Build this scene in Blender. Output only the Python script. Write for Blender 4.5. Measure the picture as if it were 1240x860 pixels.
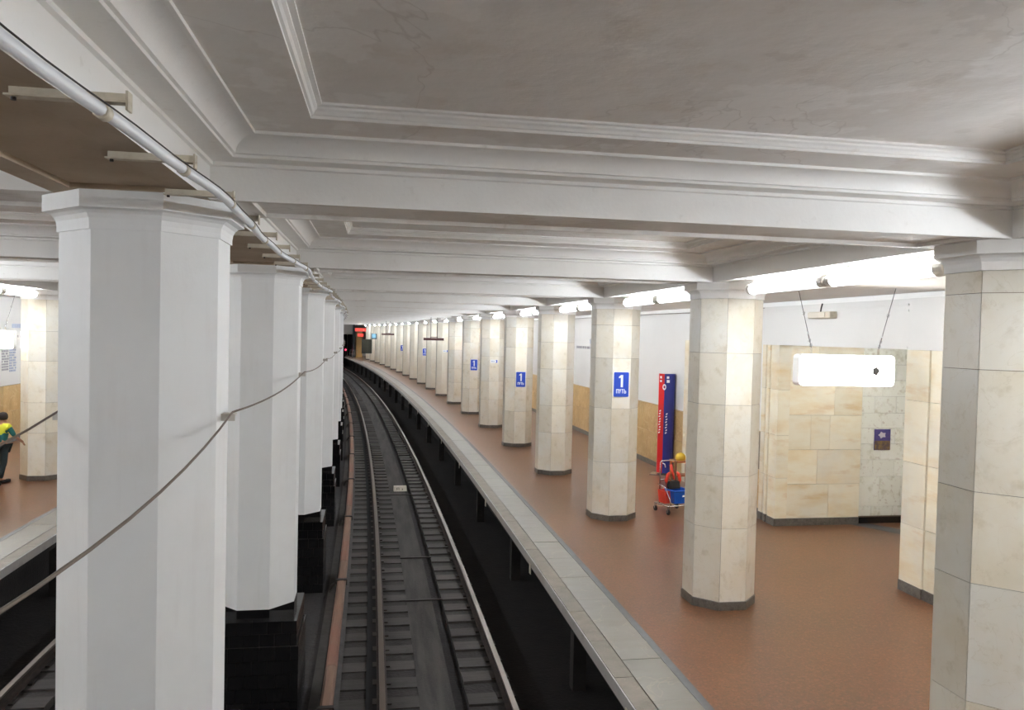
import bpy, math, random
from mathutils import Matrix, Vector
random.seed(7)
sc = bpy.context.scene
for o in list(bpy.data.objects): bpy.data.objects.remove(o)
COL = sc.collection

# ------------------------------------------------------------------ camera, world, exposure
CX, CY, R0 = -699.125, -112.8805, 709.083          # centre and radius of the curved track axis
TH0 = math.atan2(-CY, -CX)
CZ = 3.4706                                         # eye height above the platform (z = 0)
cam_d = bpy.data.cameras.new('camera'); cam = bpy.data.objects.new('camera', cam_d); COL.objects.link(cam)
cam_d.sensor_width = 36.0; cam_d.lens = 36.0 * 949.32 / 1240; cam_d.clip_start = .05; cam_d.clip_end = 400
PI = math.pi
_c, _s, _cp, _sp = math.cos(.02342), math.sin(.02342), math.cos(.02675), math.sin(.02675)
_r, _u, _b = (_c, _s*_sp, _s*_cp), (-_s, _c*_sp, _c*_cp), (0, -_cp, _sp)
cam.matrix_world = Matrix(((_r[0], _u[0], _b[0], 0), (_r[1], _u[1], _b[1], 0), (_r[2], _u[2], _b[2], CZ), (0, 0, 0, 1)))
sc.camera = cam
w = bpy.data.worlds.new('world'); sc.world = w; w.use_nodes = True
w.node_tree.nodes['Background'].inputs[0].default_value = (.9, .95, 1, 1)
w.node_tree.nodes['Background'].inputs[1].default_value = .02
sc.view_settings.view_transform = 'Standard'; sc.view_settings.look = 'None'
sc.view_settings.gamma = 1; sc.view_settings.use_curve_mapping = False
sc.view_settings.exposure = 2.63
LAMP = 38.0                                          # emission of the tube lamps

# ------------------------------------------------------------------ curved station frame
BAY = 4.744; S0 = 4.993
U_R, U_C, U_L = 3.595, -2.29, -8.175               # column rows
ZS = 4.187                                          # beam soffit
SEND = 104.0
def S(k): return S0 + BAY*k
def pos(s, u, z=0.0):
    t = TH0 + s/R0
    return (CX + (R0+u)*math.cos(t), CY + (R0+u)*math.sin(t), z)
def cv(ds, u, z):                                   # local coords in the frame at u=0
    a = ds/R0
    return ((R0+u)*math.cos(a)-R0, (R0+u)*math.sin(a), z)
def place(o, s, u=0.0, z=0.0, rz=0.0):
    o.location = pos(s, u, z); o.rotation_euler = (0, 0, TH0 + s/R0 + rz); return o

# ------------------------------------------------------------------ mesh helpers
class MB:
    def __init__(self): self.v = []; self.f = []; self.sm = []
    def add(self, vs, fs, smooth=False):
        n = len(self.v); self.v += [tuple(p) for p in vs]
        self.f += [tuple(i+n for i in f) for f in fs]; self.sm += [smooth]*len(fs); return self
    def box(self, x0, x1, y0, y1, z0, z1, fn=None):
        vs = [(x, y, z) for z in (z0, z1) for y in (y0, y1) for x in (x0, x1)]
        if fn: vs = [fn(*p) for p in vs]
        return self.add(vs, [(0,2,3,1),(4,5,7,6),(0,1,5,4),(1,3,7,5),(3,2,6,7),(2,0,4,6)])
    def cbox(self, s0, s1, u0, u1, z0, z1, n=1):   # box along the curve
        for i in range(n):
            a, b = s0+(s1-s0)*i/n, s0+(s1-s0)*(i+1)/n
            vs = [cv(s, u, z) for z in (z0, z1) for s in (a, b) for u in (u0, u1)]
            fs = [(0,2,3,1),(4,5,7,6),(1,3,7,5),(2,0,4,6)]
            if i == 0: fs.append((0,1,5,4))
            if i == n-1: fs.append((3,2,6,7))
            self.add(vs, fs)
        return self
    def loft(self, rings, cap0=True, cap1=True, smooth=False, closed=True):
        n = len(rings[0]); vs = [p for r in rings for p in r]; fs = []
        for i in range(len(rings)-1):
            for j in range(n if closed else n-1):
                k = (j+1) % n
                fs.append((i*n+j, i*n+k, (i+1)*n+k, (i+1)*n+j))
        self.add(vs, fs, smooth)
        m = len(self.v)-len(vs)
        if cap0: self.f.append(tuple(m+j for j in reversed(range(n)))); self.sm.append(False)
        if cap1: self.f.append(tuple(m+(len(rings)-1)*n+j for j in range(n))); self.sm.append(False)
        return self
    def tube(self, pts, r, n=8, smooth=True, up=(0,0,1)):
        P = [Vector(p) for p in pts]; rings = []; U = Vector(up)
        for i, p in enumerate(P):
            t = (P[min(i+1, len(P)-1)]-P[max(i-1, 0)]).normalized()
            a = t.cross(U)
            if a.length < 1e-3: a = t.cross(Vector((1,0,0)))
            a.normalize(); b = a.cross(t)
            rr = r[i] if isinstance(r, (list, tuple)) else r
            rings.append([tuple(p + a*rr*math.cos(2*PI*j/n) + b*rr*math.sin(2*PI*j/n)) for j in range(n)])
        return self.loft(rings, smooth=smooth)
    def octa(self, prof, rot=0.0, cap0=True, cap1=True, n=8, cx=0, cy=0):   # prof = [(apothem, z)]
        rings = []
        for a, z in prof:
            R = a/math.cos(PI/n)
            rings.append([(cx+R*math.cos(rot+PI/n+2*PI*j/n), cy+R*math.sin(rot+PI/n+2*PI*j/n), z) for j in range(n)])
        return self.loft(rings, cap0, cap1)
    def lathe(self, prof, n=16, cx=0, cy=0, smooth=True):
        return self.loft([[(cx+r*math.cos(2*PI*j/n), cy+r*math.sin(2*PI*j/n), z) for j in range(n)] for r, z in prof], smooth=smooth)
    def mesh(self, name, mat):
        me = bpy.data.meshes.new(name); me.from_pydata(self.v, [], self.f)
        me.polygons.foreach_set('use_smooth', self.sm); me.update()
        me.validate()
        if mat: me.materials.append(mat)
        return me
    def build(self, name, mat, parent=None, **kw):
        return inst(name, self.mesh(name, mat), parent, **kw)
def inst(name, me, parent=None, loc=None, rz=None, kind=None):
    o = bpy.data.objects.new(name, me); COL.objects.link(o)
    if parent: o.parent = parent
    if loc is not None: o.location = loc
    if rz is not None: o.rotation_euler = (0, 0, rz)
    if kind: o['kind'] = kind
    return o
def empty(name, s=None, u=0, z=0, rz=0.0, kind=None):
    o = bpy.data.objects.new(name, None); COL.objects.link(o); o.empty_display_size = .2
    if s is not None: place(o, s, u, z, rz)
    if kind: o['kind'] = kind
    return o
def tag(o, label, cat, group=None):
    o['label'] = label; o['category'] = cat
    if group: o['group'] = group
    return o
def bevel(o, wdt, seg=1):
    m = o.modifiers.new('bevel', 'BEVEL'); m.width = wdt; m.segments = seg; m.limit_method = 'ANGLE'; return o
ORD = ['zeroth','first','second','third','fourth','fifth','sixth','seventh','eighth','ninth','tenth','eleventh','twelfth','thirteenth','fourteenth','fifteenth','sixteenth','seventeenth','eighteenth','nineteenth','twentieth','twenty-first','twenty-second']

# ------------------------------------------------------------------ materials
def lin(c):
    return tuple(((x/255)/12.92 if x/255 <= .04045 else ((x/255+.055)/1.055)**2.4) for x in c) + (1,)
def mat(name, base, rough=.6, metal=0.0, spec=.5, layers=(), bump=None, rnd=0.0, coat=0.0):
    """layers: (type, scale, lo, hi, colour, amount); pattern in object space shifted per object; rnd = per-object value shift"""
    m = bpy.data.materials.new(name); m.use_nodes = True; nt = m.node_tree; N = nt.nodes; L = nt.links
    b = N['Principled BSDF']; b.inputs['Roughness'].default_value = rough; b.inputs['Metallic'].default_value = metal
    b.inputs['Specular IOR Level'].default_value = spec; b.inputs['Coat Weight'].default_value = coat
    b.inputs['Coat Roughness'].default_value = .08
    tc = N.new('ShaderNodeTexCoord'); oi = N.new('ShaderNodeObjectInfo')
    sh = N.new('ShaderNodeVectorMath'); sh.operation = 'MULTIPLY_ADD'
    cmb = N.new('ShaderNodeCombineXYZ')
    for i in range(3): L.new(oi.outputs['Random'], cmb.inputs[i])
    L.new(cmb.outputs[0], sh.inputs[0]); sh.inputs[1].default_value = (37, 53, 71) if rnd else (0, 0, 0); L.new(tc.outputs['Object'], sh.inputs[2])
    col = N.new('ShaderNodeRGB'); col.outputs[0].default_value = lin(base); cur = col.outputs[0]
    for typ, scale, lo, hi, c2, amt in layers:
        vec = sh.outputs[0]
        if isinstance(scale, tuple):
            mp = N.new('ShaderNodeVectorMath'); mp.operation = 'MULTIPLY'; mp.inputs[1].default_value = scale; L.new(vec, mp.inputs[0]); vec = mp.outputs[0]; sv = 1
        else: sv = scale
        if typ == 'noise':
            t = N.new('ShaderNodeTexNoise'); t.inputs['Scale'].default_value = sv; t.inputs['Detail'].default_value = 6; t.inputs['Roughness'].default_value = .6; out = t.outputs['Fac']
        elif typ == 'vein':
            t = N.new('ShaderNodeTexNoise'); t.inputs['Scale'].default_value = sv; t.inputs['Detail'].default_value = 5; t.inputs['Distortion'].default_value = 1.6
            a = N.new('ShaderNodeMath'); a.operation = 'SUBTRACT'; L.new(t.outputs['Fac'], a.inputs[0]); a.inputs[1].default_value = .5
            ab = N.new('ShaderNodeMath'); ab.operation = 'ABSOLUTE'; L.new(a.outputs[0], ab.inputs[0]); out = ab.outputs[0]
        else:
            t = N.new('ShaderNodeTexVoronoi'); t.inputs['Scale'].default_value = sv
            sp = N.new('ShaderNodeSeparateColor'); L.new(t.outputs['Color'], sp.inputs[0]); out = sp.outputs[0]
        L.new(vec, t.inputs['Vector'])
        mr = N.new('ShaderNodeMapRange'); mr.inputs['From Min'].default_value = lo; mr.inputs['From Max'].default_value = hi; mr.inputs['To Max'].default_value = amt
        L.new(out, mr.inputs['Value'])
        mx = N.new('ShaderNodeMix'); mx.data_type = 'RGBA'; L.new(mr.outputs[0], mx.inputs['Factor']); L.new(cur, mx.inputs[6]); mx.inputs[7].default_value = lin(c2)
        cur = mx.outputs[2]
    if rnd:
        hs = N.new('ShaderNodeHueSaturation'); mr = N.new('ShaderNodeMapRange'); mr.inputs['To Min'].default_value = 1-rnd; mr.inputs['To Max'].default_value = 1+rnd
        L.new(oi.outputs['Random'], mr.inputs['Value']); L.new(mr.outputs[0], hs.inputs['Value']); L.new(cur, hs.inputs['Color']); cur = hs.outputs[0]
    L.new(cur, b.inputs['Base Color'])
    if bump:
        t = N.new('ShaderNodeTexNoise'); t.inputs['Scale'].default_value = bump[0]; t.inputs['Detail'].default_value = 5; L.new(tc.outputs['Object'], t.inputs['Vector'])
        bp = N.new('ShaderNodeBump'); bp.inputs['Strength'].default_value = bump[1]; bp.inputs['Distance'].default_value = bump[2]
        L.new(t.outputs['Fac'], bp.inputs['Height']); L.new(bp.outputs[0], b.inputs['Normal'])
    return m
def emit(name, c, st, base=(240,240,240)):
    m = mat(name, base, .4); b = m.node_tree.nodes['Principled BSDF']
    b.inputs['Emission Color'].default_value = c + (1,); b.inputs['Emission Strength'].default_value = st; return m

M = {}
M['white'] = mat('white_column_paint', (236,236,234), .55, layers=[('noise', 1.3, .45, .75, (222,220,216), .5), ('noise', (9,9,1.2), .55, .8, (210,207,202), .25)], bump=(60,.15,.004))
M['trim'] = mat('white_trim_paint', (240,238,234), .6, layers=[('noise', 1.1, .45, .75, (224,219,212), .5), ('noise', 14, .62, .75, (200,193,184), .3)], bump=(40,.2,.005))
M['plaster'] = mat('stained_ceiling_plaster', (234,230,225), .8, layers=[('noise', .8, .42, .7, (218,210,201), .7), ('noise', 2.2, .56, .78, (204,190,172), .5), ('noise', .5, .50, .512, (244,241,237), .6), ('noise', .8, .585, .595, (214,207,199), .5), ('vein', .3, .004, 0, (196,188,180), .4)], bump=(8,.28,.02))
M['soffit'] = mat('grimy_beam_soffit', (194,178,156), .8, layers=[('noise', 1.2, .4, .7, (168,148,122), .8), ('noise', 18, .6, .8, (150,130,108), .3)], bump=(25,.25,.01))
M['wall'] = mat('white_wall_plaster', (216,213,208), .6, layers=[('noise', .7, .5, .8, (204,200,194), .5)], bump=(30,.1,.004))
M['marble'] = mat('cream_marble', (230,222,205), .22, layers=[('noise', 1.6, .45, .75, (214,198,166), .6), ('noise', 6, .55, .76, (182,164,126), .5), ('noise', .9, .45, .7, (230,230,225), .7), ('vein', 2.6, .008, 0, (196,182,152), .3)], rnd=.09)
M['marble_far'] = mat('cream_marble_shaft', (226,219,203), .24, layers=[('noise', 1.1, .42, .75, (210,198,172), .6), ('noise', 4, .5, .75, (230,228,220), .5)], rnd=.05)
M['joint'] = mat('dark_joint_mortar', (128,116,98), .9)
M['plinth'] = mat('grey_plinth_granite', (104,98,90), .35, layers=[('noise', 14, .45, .7, (72,66,60), .8), ('noise', 60, .55, .7, (144,138,130), .5)], rnd=.1)
M['dado'] = mat('ochre_marble', (200,166,112), .3, layers=[('noise', 1.8, .4, .7, (170,130,78), .8), ('vein', 2, .03, 0, (220,196,150), .5), ('noise', 6, .55, .75, (214,188,140), .4)], rnd=.1)
M['pmarble'] = mat('honey_marble', (232,222,198), .25, layers=[('noise', (1.2,1.2,3.6), .45, .72, (220,194,146), .75), ('noise', (1.5,1.5,6), .56, .72, (206,166,106), .5), ('noise', .8, .5, .72, (212,208,200), .6)], rnd=.07)
M['mosaic'] = mat('pale_breccia', (232,230,216), .35, layers=[('noise', 4.5, .54, .66, (196,190,164), .7), ('noise', 11, .58, .66, (176,150,126), .5), ('noise', 2.2, .5, .7, (238,236,226), .8)], rnd=.04)
M['floor'] = mat('red_granite_floor', (118,77,50), .28, spec=.4, layers=[('noise', .35, .4, .7, (100,70,46), .8), ('vor', 42, .55, 1.0, (140,90,64), .6), ('vor', 60, .6, 1.0, (82,66,48), .6), ('noise', 90, .6, .75, (142,114,90), .35)])
M['coping'] = mat('worn_granite_coping', (118,108,94), .55, layers=[('noise', 5, .4, .7, (95,84,70), .8), ('noise', 40, .5, .7, (138,128,112), .5)], rnd=.07)
M['tile'] = mat('grey_green_slab', (121,115,103), .4, layers=[('noise', (2,7,2), .4, .7, (112,104,92), .7), ('vein', 1.2, .01, 0, (165,150,122), .3)], rnd=.05)
M['stripe'] = mat('slate_border', (92,91,91), .45, layers=[('noise', 7, .4, .7, (76,75,75), .7)])
M['lip'] = mat('painted_platform_lip', (170,166,162), .6, layers=[('noise', 4, .5, .75, (130,122,112), .6)])
M['black'] = mat('black_glazed_tile', (20,19,20), .12, layers=[('noise', 8, .5, .8, (34,30,28), .6)], rnd=.2, coat=.4)
M['grout'] = mat('dark_grout', (70,65,62), .9)
M['bed'] = mat('sooty_track_bed', (36,31,29), .95, layers=[('noise', 3, .4, .7, (24,20,19), .8), ('noise', 30, .55, .75, (50,44,40), .5)], bump=(20,.5,.02))
M['bedd'] = mat('dark_infill_concrete', (50,45,42), .95, layers=[('noise', 3, .4, .7, (36,32,30), .8), ('noise', 30, .55, .75, (62,57,53), .4)], bump=(20,.5,.02))
M['bedc'] = mat('grey_centre_concrete', (66,61,57), .95, layers=[('noise', (6,.6,3), .4, .62, (44,40,37), .9), ('noise', 30, .55, .75, (84,78,72), .4)], bump=(25,.3,.01))
M['sleeper'] = mat('oily_timber_sleeper', (66,60,56), .8, layers=[('noise', (3,22,6), .4, .7, (48,43,39), .8), ('noise', 4, .58, .75, (36,31,28), .6)], rnd=.18, bump=(25,.3,.006))
M['rail'] = mat('worn_rail_steel', (120,108,98), .32, metal=.85)
M['railside'] = mat('rusty_rail_side', (58,46,40), .8, layers=[('noise', 12, .4, .7, (38,30,26), .8)])
M['cover'] = mat('brown_rail_cover', (128,98,80), .75, layers=[('noise', (20,1,4), .4, .7, (104,76,62), .8), ('noise', .5, .5, .62, (130,80,62), .7)])
M['strip'] = mat('black_groove_shade', (18,16,16), .95)  # black that paints in the shade of a groove along the rail
M['mirror'] = mat('dark_mirror_glass', (92,94,92), .08, metal=1.0)
M['iron'] = mat('dark_iron', (54,46,42), .6, metal=.4)
M['pipe'] = mat('white_painted_pipe', (224,224,226), .4)
M['brack'] = mat('cream_painted_steel', (206,196,176), .55, layers=[('noise', 9, .5, .75, (160,140,112), .7)])
M['cable'] = mat('grey_brown_cable', (112,98,84), .6)
M['cap'] = mat('lamp_end_plastic', (196,190,180), .45)
M['tube'] = emit('lit_tube_core', (.90, .97, 1.05), LAMP)
def cover_mat():                                    # clear prismatic cover: lets most light through, weak emission imitates its scattered light
    m = bpy.data.materials.new('clear_lamp_cover'); m.use_nodes = True; nt = m.node_tree; nt.nodes.remove(nt.nodes['Principled BSDF'])
    tr = nt.nodes.new('ShaderNodeBsdfTransparent'); em = nt.nodes.new('ShaderNodeEmission'); mx = nt.nodes.new('ShaderNodeMixShader')
    em.inputs[0].default_value = (.90, .97, 1.05, 1); em.inputs[1].default_value = 1.6; mx.inputs[0].default_value = .3
    nt.links.new(tr.outputs[0], mx.inputs[1]); nt.links.new(em.outputs[0], mx.inputs[2]); nt.links.new(mx.outputs[0], nt.nodes['Material Output'].inputs[0])
    return m
M['cover_clear'] = cover_mat()
M['box_lit'] = emit('lit_sign_face', (1.0, .985, .95), 4.5)
M['box_frame'] = mat('sign_frame_white', (232,232,230), .35)
M['steel'] = mat('chromed_steel', (200,200,202), .18, metal=1.0)
M['blue'] = mat('plaque_blue', (38,76,190), .35)
M['signwhite'] = mat('sign_white', (240,240,242), .45)
M['ink'] = mat('wall_lettering_blue', (176,184,202), .6)
M['ink2'] = mat('wall_lettering_grey', (172,169,172), .6)
M['red'] = mat('pylon_red', (206,34,34), .3)
M['navy'] = mat('pylon_navy', (44,52,132), .3)
M['navy2'] = mat('pylon_shaded_navy', (30,32,62), .4)  # darker navy paints in the shaded side of the pylon
M['bucket'] = mat('bucket_blue', (24,92,190), .35)
M['orange'] = mat('wringer_red', (222,62,40), .4)
M['rubber'] = mat('black_rubber', (34,32,32), .7)
M['yellow'] = mat('yellow_cloth', (222,186,60), .7)
M['wood'] = mat('orange_wood', (170,102,58), .5, layers=[('noise', (3,3,20), .4, .7, (130,74,40), .7)])
M['brown'] = mat('sign_brown', (74,40,36), .5)
M['led'] = emit('red_display', (1.0, .07, .045), .22, (60,10,10))
M['sig'] = emit('red_signal', (1.0, .03, .08), .8, (80,0,0))
M['screen'] = emit('cyan_screen', (.35, .75, 1.0), .16, (20,40,50))
M['tvcase'] = mat('dark_case', (46,58,66), .4)
M['tunnel'] = mat('tunnel_black', (14,13,13), .95)  # near-black colour of the tunnel lining
M['step'] = mat('stair_stone', (92,92,90), .6)
M['ochre'] = mat('end_wall_ochre', (214,172,108), .4, layers=[('noise', 2, .4, .7, (190,146,84), .6)])
M['vest'] = mat('vest_yellow', (222,224,60), .7)
M['teal'] = mat('teal_cloth', (38,110,104), .8)
M['trous'] = mat('dark_trousers', (40,52,54), .85)
M['skin'] = mat('skin', (186,136,110), .5)
M['hair'] = mat('dark_hair', (36,26,22), .7)
M['poster'] = mat('poster_violet', (84,70,128), .4, layers=[('noise', (9,9,14), .45, .6, (60,64,120), .8)])
M['poster2'] = mat('poster_dusk', (96,78,72), .4, layers=[('noise', 12, .45, .65, (150,120,60), .8)])
M['poster3'] = mat('poster_glow', (206,196,200), .4)
M['tagw'] = mat('cream_tag', (206,196,180), .6)
M['tagd'] = mat('tag_mark', (90,88,80), .6)
M['grey'] = mat('grey_arrow', (90,88,86), .6)
M['sill'] = mat('grey_walkway_concrete', (74,70,67), .9, layers=[('noise', 6, .4, .7, (56,52,49), .8)], bump=(25,.3,.01))

# ------------------------------------------------------------------ ceiling
ceiling = empty('ceiling', 0, kind='structure')
def child_at(o, parent, s):                        # o keeps the curved frame at s although parented
    o.parent = parent; place(o, s)
    o.matrix_parent_inverse = Matrix.LocRotScale(parent.location, parent.rotation_euler, None).inverted()
    return o
HW = .34
PROF = [(0, ZS), (0, 4.372), (.018, 4.378), (.018, 4.398), (.15, 4.400), (.15, 4.416), (.165, 4.420)]
PROF = PROF[:7] + [(.165+.10*(1-math.cos(i/22*PI/2)), 4.420+.082*math.sin(i/22*PI/2)) for i in range(1, 23)]
PROF += [(.283, 4.503), (.283, 4.520)]
PROF2 = [(.60, 4.520), (.60, 4.535), (.612, 4.538), (.62, 4.553), (.632, 4.563), (.632, 4.574), (.655, 4.578), (.655, 4.590)]
def ring(u0, u1, s0, s1, wdt, z):
    return [cv(s0+wdt, u0+wdt, z), cv(s0+wdt, u1-wdt, z), cv(s1-wdt, u1-wdt, z), cv(s1-wdt, u0+wdt, z)]
def coffer(u0, u1):
    a, b = HW, BAY-HW
    mo = MB().loft([ring(u0, u1, a, b, *p) for p in PROF], False, False).mesh('coffer_cornice', M['trim'])
    st = MB().loft([ring(u0, u1, a, b, *p) for p in (PROF[-1], PROF2[0])], False, False).mesh('coffer_border', M['plaster'])
    m2 = MB().loft([ring(u0, u1, a, b, *p) for p in PROF2], False, False).mesh('coffer_moulding', M['trim'])
    w2, z2 = PROF2[-1]
    pn = MB().loft([ring(u0, u1, a, b, w2, z2), ring(u0, u1, a, b, w2+.001, z2)], False, True).mesh('coffer_panel', M['plaster'])
    return mo, st, m2, pn
def soffit(u0, u1, s0, s1, ins_u, ins_s, d, ins_e=None):
    ins_e = ins_s if ins_e is None else ins_e
    r = [[cv(s0, u0, ZS), cv(s0, u1, ZS), cv(s1, u1, ZS), cv(s1, u0, ZS)]]
    q = lambda z: [cv(s0+ins_s, u0+ins_u, z), cv(s0+ins_s, u1-ins_u, z), cv(s1-ins_e, u1-ins_u, z), cv(s1-ins_e, u0+ins_u, z)]
    return MB().loft(r+[q(ZS), q(ZS+d)], False, True)
CF = [coffer(-1.88, 3.24), coffer(-7.82, -2.70)]
BS = [soffit(-1.88, 3.24, -HW, HW, .22, .05, .028).mesh('cross_beam_soffit', M['plaster']),
      soffit(-7.82, -2.70, -HW, HW, .22, .05, .028).mesh('cross_beam_soffit', M['plaster'])]
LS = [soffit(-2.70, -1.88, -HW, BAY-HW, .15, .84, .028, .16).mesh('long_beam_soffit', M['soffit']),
      soffit(3.24, 3.89, -HW, BAY-HW, .1, .84, .012, .16).mesh('long_beam_soffit', M['trim']),
      soffit(-8.47, -7.82, -HW, BAY-HW, .1, .84, .012, .16).mesh('long_beam_soffit', M['trim'])]
FL = [MB().cbox(-HW, BAY-HW, 3.89, 6.72, ZS, ZS+.1).mesh('platform_ceiling_panel', M['trim']),
      MB().cbox(-HW, BAY-HW, -11.3, -8.47, ZS, ZS+.1).mesh('platform_ceiling_panel', M['trim'])]
KMIN, KMAX = -3, 21
for k in range(KMIN, KMAX):
    for side, ms in enumerate(CF):
        for me in ms: child_at(inst(me.name.split('.')[0], me), ceiling, S(k))
    for me in BS+LS+FL: child_at(inst(me.name.split('.')[0], me), ceiling, S(k))
# closing slab above everything so that no outside light leaks in
MB().cbox(-12, SEND+8, -11.5, 12.2, 4.62, 4.72, 24).build('ceiling', M['plaster'], kind='structure').name = 'ceiling_slab'
place(bpy.data.objects['ceiling_slab'], 0)

# ------------------------------------------------------------------ platforms and track bed
def curved(name, s0, s1, u0, u1, z0, z1, m, n=None, kind='structure', parent=None):
    o = MB().cbox(s0, s1, u0, u1, z0, z1, n or max(1, int((s1-s0)/2))).build(name, m)
    if parent: child_at(o, parent, 0)
    else: place(o, 0)
    if kind and not parent: o['kind'] = kind
    return o
SB = -11.0
curved('floor', SB, SEND+6, 2.235, 6.70, -.14, 0, M['floor'])
curved('floor', SB, SEND+6, -11.3, -6.815, -.14, 0, M['floor'])
curved('floor', 9.9, 13.6, 6.70, 12.0, -.14, 0, M['floor'], 2)
curved('trim_1', SB, SEND+2, 2.148, 2.235, -.14, .001, M['stripe'])
curved('trim_2', SB, SEND+2, -6.815, -6.728, -.14, .001, M['stripe'])
bed = curved('track_bed', SB, SEND+30, -7.0, 2.5, -1.75, -1.33, M['bed'])
curved('track_bed_wall', SB, SEND+2, 2.30, 2.5, -1.33, -.14, M['bed'])
curved('track_bed_wall', SB, SEND+2, -7.08, -6.88, -1.33, -.14, M['bed'])
for side, (ue, sg) in enumerate(((1.497, 1), (-6.077, -1))):
    pl = empty('platform', 0, kind='structure')
    lo, hi = (lambda a, b: (min(a, b), max(a, b)))(ue, ue+sg*.206)
    cop = MB().cbox(.003, .946, lo+.004, hi-.004, -.055, 0).mesh('coping_stone', M['coping'])
    t0, t1 = sorted((ue+sg*.209, ue+sg*.65))
    til = MB().cbox(.003, .946, t0+.003, t1-.003, -.055, 0).mesh('edge_slab', M['tile'])
    n0, n1 = (0, 110) if side == 0 else (4, 60)
    for i in range(n0, n1):
        s = i*.949
        o = child_at(inst('coping_stone', cop), pl, s); o.location.z = random.uniform(-.003, .002)
        o = child_at(inst('edge_slab', til), pl, s+.41); o.location.z = random.uniform(-.002, .002)
    a, b = sorted((ue-sg*.012, ue+sg*.65))
    curved('platform_slab', SB, SEND, a, b, -.12, -.058, M['lip'], parent=pl)
    a, b = sorted((ue-sg*.014, ue+sg*.002))
    curved('edge_lip', SB, SEND, a, b, -.135, -.004, M['lip'], parent=pl)
    a, b = sorted((ue+sg*.06, ue+sg*.9))
    curved('platform_beam', SB, SEND, a, b, -.26, -.12, M['bed'], parent=pl)
    a, b = sorted((ue+sg*.25, ue+sg*.43))
    post = MB().cbox(-.09, .09, a, b, -1.34, -.26).mesh('support_post', M['bedd'])
    for k in range(0, 20): child_at(inst('support_post', post), pl, S(k)+.5)
    tg = MB().cbox(-.05, .05, ue-sg*.024-.006, ue-sg*.024+.006, -.24, -.09).mesh('edge_tag', M['tagw'])
    for k in range(0, 12): child_at(inst('edge_tag', tg), pl, S(k)+2.1)

def sweep(name, prof, m, s0, s1, parent, n=56):
    rings = []
    for i in range(n+1):
        s = s0+(s1-s0)*i/n; rings.append([cv(s, u, z) for u, z in prof])
    return child_at(MB().loft(rings).build(name, m), parent, 0)
ZR = -1.056
def rail_prof(u): return [(u-.036, ZR), (u-.037, ZR-.032), (u-.012, ZR-.045), (u-.009, ZR-.13), (u-.066, ZR-.15), (u-.066, ZR-.162), (u+.066, ZR-.162), (u+.066, ZR-.15), (u+.009, ZR-.13), (u+.012, ZR-.045), (u+.037, ZR-.032), (u+.036, ZR)]
def track(uc, sg, label, s_end, n_sl):
    t = empty('railway_track', S(0), uc, -1.33); tag(t, label, 'track')
    t2 = t
    for du in (-.795, .795):
        u = uc+du
        o = sweep('rail', rail_prof(u)[1:-1], M['railside'], -8, s_end, t2, 70)
        h = sweep('rail_head', [(u-.035, ZR+.001), (u-.037, ZR-.03), (u+.037, ZR-.03), (u+.035, ZR+.001)], M['rail'], -8, s_end, t2, 70)
    for nm, a, b in (('sleeper', -1.36, -.33), ('sleeper', .29, .85)):
        aa, bb = sorted((uc+sg*a, uc+sg*b))
        if a > 0: me = MB().cbox(-.15, .15, aa, bb, -1.34, -1.222).mesh('sleeper', M['sleeper'])
        else: me = MB().cbox(-.15, .15, aa, bb, -1.34, -1.222).mesh('sleeper', M['sleeper'])
        for i in range(n_sl):
            s = 3.2+i*.56+random.uniform(-.04, .04)
            o = child_at(inst(nm, me), t2, s); o.location.z = random.uniform(-.012, .006); o.rotation_euler.z += random.uniform(-.015, .015)
    a, b = sorted((uc-sg*1.0, uc-sg*.85))
    child_at(MB().cbox(-8, s_end, a, b, -1.25, -1.212, 70).build('groove_shade_strip', M['strip']), t2, 0)  # flat black strip stands in for the shaded groove beside the rail
    # chairs under the rails, one block per sleeper end
    for du in (-.795, .795):
        me = MB().cbox(-.08, .08, uc+du-.12, uc+du+.12, -1.225, -1.205).mesh('rail_chair', M['iron'])
        for i in range(0, min(n_sl, 70)): child_at(inst('rail_chair', me), t2, 3.2+i*.56)
    return t
t1 = track(0.0, 1, 'near railway track of two steel rails on dark sleepers beside the right platform', SEND+28, 148)
t2 = track(-4.58, -1, 'far left railway track beyond the white columns with one shiny rail showing', SEND+28, 60)
for uc, sg in ((0.0, 1), (-4.58, -1)):
    a, b = sorted((uc-sg*1.36, uc-sg*.33)); curved('track_bed', SB, SEND+20, a, b, -1.33, -1.244, M['bedd'])
    a, b = sorted((uc-sg*.33, uc+sg*.11)); curved('track_bed', SB, SEND+20, a, b, -1.33, -1.228, M['bedc'])
    a, b = sorted((uc+sg*.29, uc+sg*.85)); curved('track_bed', SB, SEND+20, a, b, -1.33, -1.256, M['bedd'])
# middle strip under the white columns, two low kerbs along it
curved('track_bed', SB, SEND+2, -3.05, -1.53, -1.33, -1.13, M['bed'])
curved('trim_3', SB, SEND+2, -1.68, -1.56, -1.33, -1.10, M['sill'])
curved('trim_4', SB, SEND+2, -1.40, -1.33, -1.33, -1.20, M['sill'])
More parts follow.
